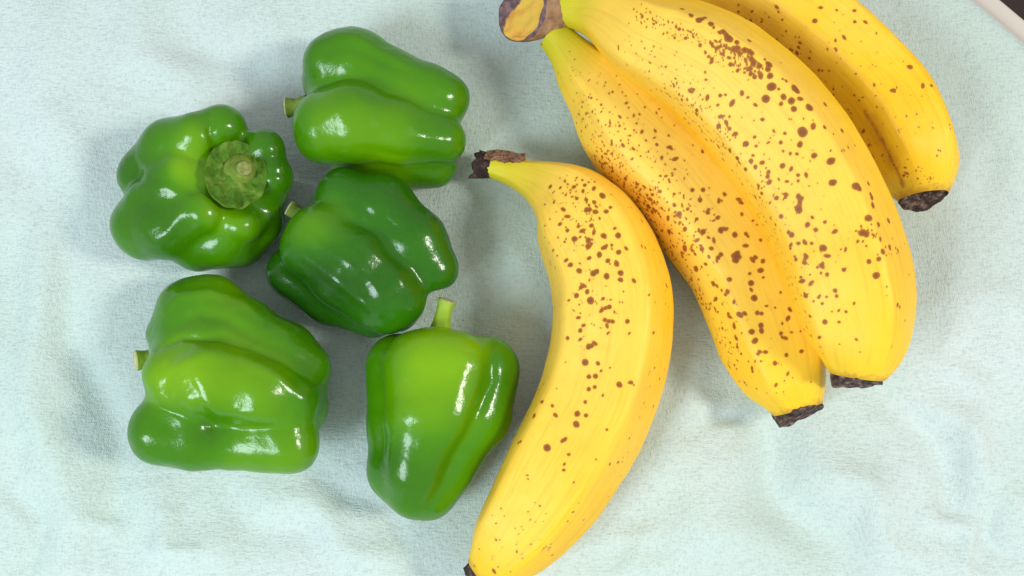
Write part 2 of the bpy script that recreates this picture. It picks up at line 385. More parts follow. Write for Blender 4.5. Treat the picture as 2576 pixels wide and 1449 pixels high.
SP_B = tofield([(95,55,16),(145,90,15),(195,118,22),(212,112,18),(230,103,14),(265,145,19),(285,170,10),(375,228,26),(360,215,18),(385,236,18),(345,190,20),(325,195,12),
 (425,255,18),(405,300,18),(425,290,18),(475,300,20),(495,310,18),(515,323,18),(440,328,14),(515,360,18),(522,378,20),(617,385,22),(560,405,18),(610,418,20),(500,412,16),
 (485,418,12),(508,440,15),(430,430,12),(535,465,16),(572,458,14),(623,457,20),(635,525,28),(770,532,24),(785,542,22),(597,597,25),(708,585,18),
 (757,606,22),(812,597,15),(694,630,14),(764,658,20),(863,648,24),(820,797,31),(885,760,15),(803,875,18),(893,936,19),(990,977,23),(998,1102,22),
 (958,630,16),(1058,785,16),(950,767,14),(795,1192,18),(815,1195,16),(806,1215,16),(800,1260,24),(805,1235,13),(1148,1122,26),(1160,1137,22),(1232,1170,16),(1240,1190,18),(1220,1108,16),(1245,1243,18),
 (1220,1313,22),(1277,1353,17),(1340,1333,18),(1185,1405,20),(1198,1412,18),(497,245,16),(390,390,16),(378,353,10),(233,323,10),(274,358,12),(270,372,12),(78,178,11),(115,230,11),
 (50,230,10),(270,268,13),(205,270,12),(145,547,15),(160,540,11),(247,590,13),(323,573,13),(355,573,8),(394,622,15),(452,562,14),(490,590,10),(312,632,11),
 (183,666,12),(183,690,10),(323,702,12),(312,763,17),(358,745,12),(368,762,8),(375,780,12),(413,808,15),(380,705,8),(477,870,20),(685,862,13),(580,725,13),
 (537,637,11),(650,787,10),(714,810,10),(707,910,10),(743,927,9),(790,930,11),(527,830,10),(427,958,15),(380,912,13),(513,970,15),(578,980,15),
 (522,935,10),(538,1010,14),(702,1000,16),(757,1020,12),(792,1055,12),(842,1060,12),(612,1062,14),(617,1040,13),(478,1020,13),(617,1105,15),(612,858,9),
 (535,882,10),(718,1170,14),(720,1190,13),(665,1197,15),(572,1170,13),(538,1190,11),(695,1308,16),(845,1355,17),(758,1418,18),(740,1400,12),(457,1112,10),
 (397,1030,9),(553,1125,10),(315,887,12),(343,965,11),(270,848,9),(240,845,11),(196,762,8),(135,745,10),(107,715,10),(123,602,9),(93,606,8),
 (240,483,9),(230,435,8),(1015,1398,12),(960,1343,11),(900,1388,11),(628,1322,9),(600,1338,9),(728,1098,9),(793,1093,9),
 (1070,910,9),(1095,890,9),(1060,915,8),(1135,875,9),(990,908,7),(865,973,6),(820,715,6),(690,378,8),(678,540,9),(700,480,9),(722,487,9)], 1677, 0, .4167) + \
 tofield([(1210,250,18),(1228,258,16),(1287,480,20),(1245,405,14),(1297,390,14),(1322,350,17),(1357,333,16),(1400,345,10),(1390,335,8),(1400,645,14),(1410,650,10),
 (1057,243,12),(905,205,14),(1000,333,18),(985,340,10),(905,376,13),(897,395,11),(893,415,11),(1017,376,11),(862,310,11),(897,300,11),(818,318,9),(819,338,8),(825,263,14),
 (810,245,8),(847,395,11),(845,380,8),(995,418,10),(985,430,12),(965,437,8),(1105,455,14),(1020,475,12),(985,468,8),(933,522,11),(880,515,13),(872,495,8),(1057,563,12),(975,600,10),(980,588,9),
 (903,597,14),(895,580,8),(1073,597,11),(990,640,8),(1002,733,15),(1083,735,9),(923,705,9),(1080,673,8),(1120,677,8),(975,820,10),(930,808,10),(1177,833,7),
 (1087,857,5),(1195,897,5),(995,908,6),(950,917,6),(980,870,7),(1305,285,10),(1270,268,8),(1180,298,9),(1230,325,7),(1120,340,7),(1095,340,6),(1370,873,5),
 (1160,638,7),(1340,540,6),(1340,595,5),(1462,475,8),(1443,730,6),(1040,678,7),(1017,598,8),(940,625,6),(937,310,8),(955,235,9),(935,165,9)], 1610, 469.6, .4629)
SP_A = tofield([(530,362,18),(527,378,24),(521,398,20),(437,370,14),(428,385,15),(418,400,9),(438,238,18),(458,232,12),(475,228,7),(516,265,17),(625,385,14),(612,400,13),(670,405,13),
 (655,458,16),(605,522,18),(620,608,20),(607,560,10),(578,255,12),(588,268,8),(575,320,13),(370,140,14),(370,124,10),(327,68,14),(340,18,14),(283,20,13),
 (458,45,13),(430,78,11),(443,73,8),(538,70,10),(548,88,11),(217,147,18),(262,122,10),(307,177,11),(338,340,16),(242,325,14),(247,342,13),(300,368,11),(338,248,18),(403,290,11),
 (372,280,9),(310,290,11),(245,233,13),(160,243,15),(150,170,13),(107,30,12),(183,42,10),(45,105,18),(55,70,13),(385,338,12),(355,420,12),
 (375,380,10),(303,445,17),(336,437,9),(487,505,14),(397,528,17),(475,573,15),(465,590,10),(420,540,10),(445,565,10),(410,610,13),(405,660,9),(510,625,11),
 (480,690,12),(487,707,12),(540,695,17),(552,703,12),(570,690,12),(638,685,14),(662,687,12),(512,755,13),(655,757,17),(660,780,16),(610,787,17),(625,838,17),(523,822,14),
 (527,870,12),(815,665,14),(808,716,13),(765,800,12),(775,815,9),(790,822,11),(877,895,12),(797,912,12),(733,958,13),(685,897,12),(650,900,12),
 (640,912,9),(610,990,10),(614,1006,11),(590,952,8),(625,948,7),(657,945,7),(803,1013,9),(737,1078,9),(632,1098,6),(785,1055,6),(570,1065,8),(580,1080,7),
 (530,945,7),(515,970,7),(525,990,7),(447,640,8),(447,770,9),(492,850,8),(550,910,8),(768,575,9),(690,645,8),(732,660,7),(420,168,12),(185,98,13),(553,153,9),(653,292,10),
 (672,492,8),(597,470,10),(635,205,8),(615,185,8),(870,790,6),(825,790,7),(773,745,7),(930,1062,5),(690,1120,5)], 1610, 469.6, .4629) + \
 tofield([(1010,885,13),(1093,948,15),(1322,930,14),(1205,835,12),(1495,973,12),(1350,977,11),(1445,1027,11),(1393,1045,10),(1268,1062,13),
 (1070,1098,12),(1425,1118,13),(1263,1143,16),(1467,1200,17),(1705,1227,16),(1587,1188,12),(1393,1175,11),(1273,1277,15),(1290,1318,18),
 (1395,1350,16),(1595,1310,18),(1715,1332,18),(1730,1350,15),(1497,1270,12),(1583,1243,11),(1195,1278,11),(1007,1265,11),(1110,1285,10),(955,1150,11),(1020,1220,10),
 (880,843,8),(983,733,8),(850,910,9),(918,918,9),(975,1023,9),(1018,1013,9),(900,1030,7),(1760,1138,10),(1620,990,9),(1595,1020,9),(1650,1063,10),
 (1930,1318,12),(2013,1370,17),(1650,1430,17),(1770,1440,20),(1290,1405,10),(1453,1415,12),(1380,1440,12),(1177,1018,9),(1137,1135,8),(1090,1020,8),
 (1250,1110,10),(1355,1230,11),(1320,868,9),(1287,833,8),(1235,690,7),(1137,745,8),(1062,750,7),(535,380,9),(548,395,12),(562,405,7),(1427,850,8),(1262,765,8),
 (745,700,6),(813,465,5),(843,640,5),(1090,662,5),(1076,692,6)], 1207.5, 0, .2777)
SP_C = tofield([(895,122,17),(933,47,11),(1136,62,13),(1137,132,12),(1202,137,12),(663,40,12),(513,67,9),(573,128,9),(507,125,10),(435,105,10),
 (484,155,12),(477,112,8),(530,180,10),(697,120,8),(723,190,9),(806,255,10),(705,301,14),(785,323,13),(757,307,10),(860,350,10),(797,288,8),
 (848,410,8),(1068,228,11),(1265,205,8),(1470,406,16),(1362,545,13),(1373,545,13),(1550,519,12),(1602,517,11),(1020,292,7),(1022,308,7),(1020,245,9),(970,293,8),(1400,235,8),(1410,245,8),
 (1256,510,10),(1143,443,8),(1010,540,8),(1010,573,8),(997,605,8),(915,425,8),(943,427,7),(1188,785,9),(1188,797,9),(1222,878,9),(1160,605,7),(1130,573,7),
 (1244,940,6),(1605,772,8),(1708,755,7),(1714,775,7),(1435,1060,11),(1450,1050,10),(1515,1080,8),(1640,910,8),(1633,940,7),(1270,645,8),(1543,578,5),(435,75,8),
 (1198,25,10),(1025,65,9),(700,300,9),(870,312,7),(800,222,6),(775,225,6),(980,430,6),(1440,1012,6),(1655,908,7),(1510,688,5),(1450,700,5),(620,105,6),(675,72,7),(435,30,7)], 1677, 0, .4167)

def scatter(seed, boxes):
    """small freckles: boxes of (x0,y0,x1,y1,half width,count,rmin,rmax) around a slanted line"""
    r = random.Random(seed); out = []
    for x0, y0, x1, y1, wd, n, a, b_ in boxes:
        dx, dy = x1 - x0, y1 - y0; L_ = math.hypot(dx, dy)
        for _ in range(n):
            t = r.random(); g = max(-1.2, min(1.2, r.gauss(0, 0.5))) * wd
            out.append((x0 + dx * t - dy / L_ * g, y0 + dy * t + dx / L_ * g, a + (b_ - a) * r.random() ** 2))
    return out
SP_S += scatter(1, [(1400, 470, 1500, 560, 60, 60, 1.0, 3.6), (1440, 540, 1520, 780, 60, 40, 1.0, 3.0), (1350, 560, 1392, 780, 14, 26, 1.0, 2.6), (1390, 780, 1290, 1100, 10, 60, 1.0, 2.8),
                    (1290, 1100, 1185, 1330, 8, 34, 0.9, 2.4), (1450, 600, 1500, 900, 90, 30, 0.8, 2.0), (1200, 1400, 1380, 1300, 60, 22, 0.7, 1.8),
                    (1640, 560, 1680, 800, 12, 14, 1.0, 2.2), (1660, 850, 1560, 1200, 14, 20, 0.8, 2.0)])
SP_A += scatter(2, [(1450, 260, 1560, 430, 70, 110, 1.0, 3.0), (1510, 370, 1640, 540, 34, 110, 1.2, 4.2), (1620, 470, 1740, 640, 55, 150, 1.2, 4.0),
                    (1600, 520, 1780, 780, 22, 110, 1.2, 3.6), (1700, 620, 1850, 900, 60, 70, 1.0, 2.8), (1790, 800, 1860, 960, 18, 26, 1.0, 2.6),
                    (1560, 300, 1800, 560, 60, 70, 1.0, 2.8), (1400, 150, 1480, 240, 40, 14, 0.7, 1.5), (1850, 760, 1960, 1000, 60, 14, 0.8, 1.8)])
SP_B += scatter(3, [(1580, 90, 1770, 285, 60, 90, 0.8, 2.2), (1670, 200, 1830, 370, 50, 90, 0.8, 2.3), (1800, 330, 1940, 530, 50, 90, 0.9, 2.6),
                    (1900, 500, 2010, 760, 30, 70, 0.9, 2.4), (2005, 740, 2050, 900, 18, 26, 0.9, 2.2), (1590, 30, 1880, 150, 26, 130, 0.9, 2.8),
                    (1780, 100, 1920, 190, 34, 90, 1.0, 4.0), (1900, 250, 2100, 700, 120, 60, 0.8, 2.0), (2160, 560, 2260, 640, 40, 22, 0.8, 2.4)])
SP_C += scatter(4, [(1900, 20, 2260, 430, 40, 60, 0.8, 2.2), (2050, 40, 2330, 330, 70, 40, 0.7, 1.9), (2270, 430, 2370, 470, 20, 26, 0.8, 2.0)])

def polar_section(phi, ridges, k):
    """rounded irregular polygon: ridges in degrees, k how angular"""
    rd = sorted([math.radians(a) % (2 * math.pi) for a in ridges]); n = len(rd)
    out = np.ones_like(phi)
    for i in range(n):
        a = rd[i]; b_ = rd[(i + 1) % n] + (2 * math.pi if i == n - 1 else 0)
        p = np.where(phi < a, phi + 2 * math.pi, phi)
        inside = (p >= a) & (p < b_)
        half = (b_ - a) / 2; mid = (a + b_) / 2
        out[inside] = (math.cos(half) / np.cos(p[inside] - mid))
    r = 1 - k + k * out
    m = len(phi); sg = m * 0.011
    x = np.arange(m); x = np.minimum(x, m - x); ker = np.exp(-(x / sg) ** 2 / 2); ker /= ker.sum()
    return np.real(np.fft.ifft(np.fft.fft(r) * np.fft.fft(ker)))

def banana(rows, ridges, k, spots, green_len, parent, name, nu=440, nv=280, bruise=None, pale=0.0, squash=1.0):
    pts = []
    for x, y, z, r in rows:
        p = W(x, y, z); pts.append([*p, RW(r, p)])
    C = catmull(pts, nu)
    T, side, up = frames(C[:, :3])
    phi = np.linspace(0, 2 * math.pi, nv, endpoint=False)     # 0 = up, 90 deg = side
    sec = polar_section(phi, ridges, k); sec = sec / sec.max()
    sec = sec / (0.5 * (sec.max() + sec.mean()))
    t = np.linspace(0, 1, nu)
    ang = np.clip(np.minimum(t / 0.16, (1 - t) / 0.12), 0, 1)[:, None]; ang = ang * ang * (3 - 2 * ang)
    rr = C[:, 3][:, None] * (1 + (sec[None, :] - 1) * (0.30 + 0.70 * ang))
    V = C[:, None, :3] + rr[..., None] * ((np.cos(phi)[None, :] * (1 - (1 - squash) * np.clip(C[:, 3] / C[:, 3].max(), 0, 1) ** 2)[:, None])[..., None] * up[:, None, :] + np.sin(phi)[None, :, None] * side[:, None, :])
    V = V.reshape(-1, 3)
    Nn = (V.reshape(nu, nv, 3) - C[:, None, :3]).reshape(-1, 3); Nn /= np.linalg.norm(Nn, axis=1)[:, None] + 1e-9
    V = V + Nn * (0.0007 * vnoise(V * 60 + 7) + 0.00035 * vnoise(V * 190 + 2))[:, None]
    V = np.where(V[:, 2:3] < 0.0002, np.concatenate([V[:, :2], np.full((len(V), 1), 0.0002)], 1), V)
    # close both ends with a fan of short rings
    F = grid_faces(nu, nv, True)
    nrm = np.cross(V[F[0, 1]] - V[F[0, 0]], V[F[0, 2]] - V[F[0, 0]])
    if np.dot(nrm, V[F[0, 0]] - C[0, :3]) < 0: F = F[:, ::-1].copy()
    view = CAMP - V; view /= np.linalg.norm(view, axis=1)[:, None]
    vis = np.where((Nn * view).sum(1) > 0.02)[0]
    PPv = project(V[vis]); VV_ = V[vis]
    fld = np.full(len(V), -8.0, dtype=np.float32)
    unit = S * 0.9; rs = np.random.RandomState(len(spots))
    Vf = V.astype(np.float32)
    for sx, sy, sr in spots:
        d2 = (PPv[:, 0] - sx) ** 2 + (PPv[:, 1] - sy) ** 2
        i = int(np.argmin(d2))
        if d2[i] > 64: continue
        c = VV_[i].astype(np.float32)
        lim = (sr + 8) * unit
        m_ = (np.abs(Vf[:, 0] - c[0]) < lim) & (np.abs(Vf[:, 1] - c[1]) < lim)
        idx = np.where(m_)[0]
        vv = Vf[idx] - c
        dr = rs.normal(size=3); dr -= Nn[vis[i]] * (dr @ Nn[vis[i]]); dr /= np.linalg.norm(dr)
        el = 1.0 + 0.9 * rs.rand() ** 2 * (1.0 if sr < 5.5 else 0.4)
        d = np.sqrt(np.maximum((vv ** 2).sum(1) - (1 - 1 / el ** 2) * (vv @ dr.astype(np.float32)) ** 2, 0)) / unit
        fld[idx] = np.maximum(fld[idx], sr * 1.03 + 0.7 - d)
    g = np.zeros((nu, nv))
    if green_len: g += (np.clip(1 - t / green_len, 0, 1) ** 0.8)[:, None]
    g += (np.clip(1 - (1 - t) / 0.05, 0, 1) * 0.25)[:, None]
    tt_ = np.repeat(t, nv)
    br = 0.6 * np.clip((tt_ - 0.985 + 0.014 * vnoise(V * 900)) / 0.016, 0, 1)
    if bruise:
        Pall = project(V)
        for (x0, y0, x1, y1, wd, a) in bruise:
            ab = np.array([x1 - x0, y1 - y0]); tt = np.clip(((Pall - [x0, y0]) @ ab) / (ab @ ab), 0, 1)
            d = np.linalg.norm(Pall - (np.array([x0, y0]) + tt[:, None] * ab), axis=1)
            d = d + 6 * vnoise(V * 900)
            br = np.maximum(br, a * np.clip(1 - d / wd, 0, 1))
    pl = np.clip(pale * np.clip(1.2 - np.abs(t - 0.4) * 2, 0, 1)[:, None] * np.clip(np.cos(phi - 0.45)[None, :], 0, 1), 0, 1)  # upper-left light painted into the skin: paler on that side
    o = child(name, V, F, M_BAN, parent, attrs={'spot': fld, 'green': np.clip(g, 0, 1).ravel(), 'bruise': np.clip(br, 0, 1), 'pale': pl.ravel(), 'ringx': np.tile(np.cos(phi), nu), 'ringy': np.tile(np.sin(phi), nu), 'along': np.repeat(t, nv)})
    return o, C, T, side, up, rr

def rough_stub(name, C, T, A, B, r0, length, mat, root, seed, flare=1.0, asp=1.0, nr=26, na=72, tilt=(0, 0), back=0.0, dish=0.35):
    """a ragged dried end: rings that leave the fruit and a sunken, lumpy face"""
    rnd = random.Random(seed); V = []; off = seed * 3.7
    for i in range(nr):
        t = i / (nr - 1)
        if t < 0.45:
            u = t / 0.45; rad = r0 * (1 + (flare - 1) * u); h = -back + (length + back) * u
            inner = 1.0
        else:
            u = (t - 0.45) / 0.55; inner = 1 - u
            rad = r0 * flare * inner; h = length - dish * length * math.sin(min(1, u * 1.6) * math.pi / 2)
        for j in range(na):
            a = 2 * math.pi * j / na
            nn = mnoise.noise((math.cos(a) * 2.2 + off, math.sin(a) * 2.2, t * 2 + off))
            n2 = mnoise.noise((math.cos(a) * 6 + off, math.sin(a) * 6, t * 9 + off))
            rj = rad * (1 + 0.09 * nn + 0.035 * n2)
            hj = h + length * (0.30 * nn + 0.06 * n2) * (u if t < 0.45 else 1) + tilt[0] * rj * math.cos(a) * (u if t < .45 else 1) + tilt[1] * rj * math.sin(a) * (u if t < .45 else 1)
            V.append(C + T * hj + A * (math.cos(a) * rj) + B * (math.sin(a) * rj * asp))
    V = np.array(V); F = grid_faces(nr, na, True)
    n_ = np.cross(V[F[0, 1]] - V[F[0, 0]], V[F[0, 2]] - V[F[0, 0]])
    if np.dot(n_, V[F[0, 0]] - C) < 0: F = F[:, ::-1].copy()
    return child(name, V, F, mat, root)

# --- the single banana
rows = [(1222,416,72,30),(1250,420,76,33),(1285,430,84,37),(1322,443,95,46),(1366,462,108,66),(1420,498,122,101),(1462,553,130,130),(1505,630,134,145),
        (1534,725,136,152),(1538,800,136,152),(1530,885,136,152),(1510,962,136,152),(1484,1036,134,152),(1444,1116,132,150),(1392,1206,128,144),
        (1334,1296,122,128),(1288,1358,115,110),(1252,1400,108,86),(1222,1428,102,60),(1204,1442,100,42)]
root = thing("banana", "single loose banana with brown freckles, between the peppers and the bunch", "banana", (*W(1530, 880, 0)[:2], 0.0))
bo, C, T, sd, up, rr = banana(rows, [-28, 50, 118, 190, 262], 0.80, SP_S, 0.16, root, "peel", pale=0.8)
rough_stub("blossom_end", C[-1, :3], T[-1], up[-1], sd[-1], C[-1, 3] * 0.98, 0.0030, M_TIP, root, 3, flare=0.8, back=0.0015)
# the blackened stem end, longer than wide, cut square
rough_stub("stem_end", C[0, :3] + T[0] * 0.0022, -T[0], up[0], sd[0], C[0, 3] * 1.04, 0.0062, M_STUB, root, 8, flare=1.18, back=0.0, dish=0.25, tilt=(-0.05, 0.10))
def strip(name, i0, i1, ph0, ph1, mat, root, seed, lift=0.0006):
    ni, nj = 60, 26; V = []
    ii = np.linspace(i0, i1, ni).astype(int)
    for layer in (0, 1):
        for a, i in enumerate(ii):
            for j in range(nj):
                q = j / (nj - 1)
                tpr = 1 - 0.5 * (a / (ni - 1)) ** 3
                ph = math.radians(ph0 + (ph1 - ph0) * (0.5 + (q - 0.5) * tpr) + 12 * mnoise.noise((a * 0.13, seed, 0)) )
                edge_ = min(q, 1 - q) * 2
                lf = lift * (1.2 + 1.0 * mnoise.noise((a * 0.06, q * 5, seed)) + 0.3 * mnoise.noise((a * 0.3, q * 9, seed)) + (0.9 if edge_ < 0.2 else 0)) if layer == 0 else -0.0008
                r = C[i, 3] * 1.02 + lf
                V.append(C[i, :3] + r * (math.cos(ph) * up[i] + math.sin(ph) * sd[i]))
    V = np.array(V); n = ni * nj
    F = []
    for a in range(ni - 1):
        for j in range(nj - 1):
            p = a * nj + j
            F.append([p, p + 1, p + nj + 1, p + nj]); F.append([n + p, n + p + nj, n + p + nj + 1, n + p + 1])
    for a in range(ni - 1):
        p = a * nj; F.append([p, p + nj, n + p + nj, n + p]); q = p + nj - 1; F.append([q, n + q, n + q + nj, q + nj])
    for j in range(nj - 1):
        F.append([j, n + j, n + j + 1, j + 1]); p = (ni - 1) * nj + j; F.append([p, p + 1, n + p + 1, n + p])
    return child(name, V, F, mat, root)
strip("dried_peel_strip", 0, 34, -85, -10, M_STRIP, root, 2.0)

# --- the bunch
root = thing("banana_bunch", "bunch of three joined freckled bananas with a cut brown crown", "bananas", (*W(1900, 500, 0)[:2], 0.0))
rA = [(1386,84,150,42),(1410,106,147,47),(1437,138,142,57),(1474,184,133,78),(1524,238,124,103),(1594,330,118,127),(1712,448,110,138),(1812,578,106,140),(1874,668,104,139),
      (1914,764,103,138),(1951,861,102,138),(1972,930,107,120),(1990,975,106,98),(2002,1008,106,76),(2009,1030,106,64)]
bA, C, T, sd, up, rr = banana(rA, [38, -32, 105, 180, 255], 0.70, SP_A, 0.13, root, "banana", pale=0.9, squash=0.84)
def tilted(T_, zz):
    ax = T_ + np.array([0, 0, zz]); ax /= np.linalg.norm(ax); sx_ = np.cross(ax, [0, 0, 1.0]); sx_ /= np.linalg.norm(sx_)
    return ax, sx_, np.cross(sx_, ax)
ax, sx_, sy_ = tilted(T[-1], 0.30)
rough_stub("blossom_end", C[-1, :3], ax, sx_, sy_, C[-1, 3] * 1.0, 0.0026, M_TIP, bA, 5, flare=0.95, tilt=(0.10, 0.05), back=0.0025, dish=0.4)
rB = [(1418,18,176,50),(1450,20,188,56),(1490,26,202,66),(1532,40,222,82),(1612,88,254,112),(1700,128,268,134),(1786,176,282,148),(1896,274,285,158),(1996,400,285,161),(2082,560,281,160),
      (2132,710,275,158),(2152,800,262,142),(2160,846,254,128),(2162,886,246,109),(2159,916,240,90),(2157,934,236,77),(2155,946,234,66)]
bB, C, T, sd, up, rr = banana(rB, [-12, 60, 130, 208, 280], 0.80, SP_B, 0.12, root, "banana", pale=0.9)
ax, sx_, sy_ = tilted(T[-1], 0.30)
rough_stub("blossom_end", C[-1, :3], ax, sx_, sy_, C[-1, 3] * 1.0, 0.0026, M_TIP, bB, 9, flare=0.95, tilt=(0.10, 0.0), back=0.0025, dish=0.4)
rC = [(1420,-30,160,50),(1500,-62,160,62),(1600,-92,165,85),(1700,-98,150,108),(1800,-70,140,124),(1900,-20,134,132),(1985,42,132,137),(2062,106,130,138),(2142,178,130,138),(2218,264,130,137),
      (2266,345,130,132),(2296,405,130,119),(2312,450,130,98),(2319,480,130,74),(2322,497,131,60)]
bC, C, T, sd, up, rr = banana(rC, [-30, 24, 95, 170, 258], 0.85, SP_C, 0.10, root, "banana",
    bruise=[(2175, 280, 2215, 345, 9, .8), (2215, 345, 2262, 440, 8, .9), (2262, 440, 2272, 470, 7, .8), (2190, 300, 2250, 420, 22, .45)])
ax = T[-1] + np.array([0, 0, 0.55]); ax /= np.linalg.norm(ax)
sx_ = np.cross(ax, [0, 0, 1.0]); sx_ /= np.linalg.norm(sx_)
rough_stub("blossom_end", C[-1, :3] - T[-1] * 0.0018, ax, sx_, np.cross(sx_, ax), C[-1, 3] * 1.02, 0.0018, M_TIP, bC, 12, flare=0.92, back=0.002, dish=0.5)

# --- crown: necks flow into one block with a slanted cut face
def crown(root):
    a = W(1440, 18, 160); b_ = W(1312, 26, 176)
    ax = (b_ - a); ax /= np.linalg.norm(ax)
    ax = ax + np.array([0, 0.0, 0.95]); ax /= np.linalg.norm(ax)
    dirn = (b_ - a)
    X = np.cross(ax, [0, 0, 1.0]); X /= np.linalg.norm(X); Y = np.cross(X, ax)
    if X[1] < 0: X = -X
    na = 96; nr = 60; V = []; col = []
    prof = [(0.0, 0.66, 0.80), (0.25, 0.80, 0.84), (0.5, 0.95, 0.93), (0.75, 1.03, 1.0), (0.95, 1.03, 1.0), (1.0, 1.0, 1.0)]
    ra, rb = 84 * S * 0.92, 82 * S * 0.92
    for i in range(nr):
        t = min(1, i / (nr * 0.62))
        sa = np.interp(t, [p[0] for p in prof], [p[1] for p in prof]); sb = np.interp(t, [p[0] for p in prof], [p[2] for p in prof])
        inner = 1.0
        if i > nr * 0.62: inner = 1 - (i - nr * 0.62) / (nr - 1 - nr * 0.62)
        inner = max(inner, 0)
        c = a + dirn * t
        for j in range(na):
            g = 2 * math.pi * j / na
            n1 = mnoise.noise((math.cos(g) * 1.6, math.sin(g) * 1.6, t * 1.5 + 4)); n2 = mnoise.noise((math.cos(g) * 5, math.sin(g) * 5, t * 6 + inner * 3))
            k = (1 + 0.08 * n1 + 0.035 * n2) * inner
            rim = 0.0006 * math.exp(-((inner - 0.93) / 0.05) ** 2) if t >= 1 else 0
            sink = (-0.0010 * (1 - inner) + 0.0009 * mnoise.noise((math.cos(g) * inner * 3, math.sin(g) * inner * 3, 9))) if t >= 1 else 0
            V.append(c + X * math.cos(g) * ra * sa * k + Y * math.sin(g) * rb * sb * k + ax * (rim + sink))
    V = np.array(V); F = grid_faces(nr, na, True)
    n_ = np.cross(V[F[0, 1]] - V[F[0, 0]], V[F[0, 2]] - V[F[0, 0]])
    if np.dot(n_, V[F[0, 0]] - a) < 0: F = F[:, ::-1].copy()
    split = int(nr * 0.60)
    fi = F.min(1) // na
    body = F[fi < split]; face = F[fi >= split]
    child("crown", V, body, M_CROWN, root)
    used = np.unique(face); mp = -np.ones(len(V), int); mp[used] = np.arange(len(used))
    m, nt, b = newmat("crown_cut_face")
    v = texco(nt, 'Object'); n1 = noise(nt, v, 130, 4, 0.6); n2 = noise(nt, v, 420, 4, 0.6)
    base = ramp(nt, [(0.3, (0.70, 0.32, 0.05)), (0.5, (0.80, 0.47, 0.06)), (0.75, (0.66, 0.50, 0.05))], n1).outputs[0]
    dk = ramp(nt, [(0.3, (0.045, 0.028, 0.035)), (0.55, (0.16, 0.09, 0.09)), (0.75, (0.30, 0.18, 0.17))], n2).outputs[0]
    f = maths(nt, 'ADD', attr(nt, 'dark'), maths(nt, 'MULTIPLY', maths(nt, 'SUBTRACT', n1, 0.5), 0.5))
    st = N(nt, 'ShaderNodeMapRange', _interpolation_type='SMOOTHSTEP'); L(nt, f, st.inputs[0]); st.inputs[1].default_value = 0.46; st.inputs[2].default_value = 0.56
    L(nt, mix(nt, st.outputs[0], base, dk), b.inputs['Base Color']); b.inputs['Roughness'].default_value = 0.7
    bump(nt, b, n2, 0.6, 0.0008)
    P = project(V[used]); # dried dark skin covers the upper left of the cut
    dd = 0.42 + ((1290 - P[:, 0]) * 0.80 + (44 - P[:, 1]) * 0.50) / 60.0
    cc = V[used] - V[used].mean(0); q = np.sqrt((cc @ X / ra) ** 2 + (cc @ Y / rb) ** 2)
    dd = np.maximum(dd, np.clip((q - 0.86) * 6, 0, 1))
    child("cut_face", V[used], mp[face], m, root, attrs={'dark': np.clip(dd, 0, 1)})
crown(root)

# ------------------------------------------------------------------ peppers
def ico(n):
    import bmesh
    bm = bmesh.new(); bmesh.ops.create_icosphere(bm, subdivisions=n, radius=1)
    V = np.array([v.co[:] for v in bm.verts]); F = np.array([[v.index for v in f.verts] for f in bm.faces])
    bm.free(); V /= np.linalg.norm(V, axis=1)[:, None]
    return V, F
ICO_V, ICO_F = ico(7)
def lobe(rows):
    out = []
    for x, y, z, r in rows:
        p = W(x, y, z); out.append((p, RW(r, p)))
    return out
def sd_lobe(P, lb):
    d = None
    if len(lb) == 1:
        return np.linalg.norm(P - lb[0][0], axis=1) - lb[0][1]
    for (a, ra), (b_, rb) in zip(lb[:-1], lb[1:]):
        ab = b_ - a; t = np.clip(((P - a) @ ab) / (ab @ ab), 0, 1)
        q = np.linalg.norm(P - a - t[:, None] * ab, axis=1) - (ra + (rb - ra) * t)
        if d is None: d = q
        else:
            kk = 0.003; h = np.clip(0.5 + 0.5 * (d - q) / kk, 0, 1); d = d * (1 - h) + q * h - kk * h * (1 - h)
    return d
def smin(a, b_, k):
    h = np.clip(0.5 + 0.5 * (b_ - a) / k, 0, 1)
    return b_ * (1 - h) + a * h - k * h * (1 - h)
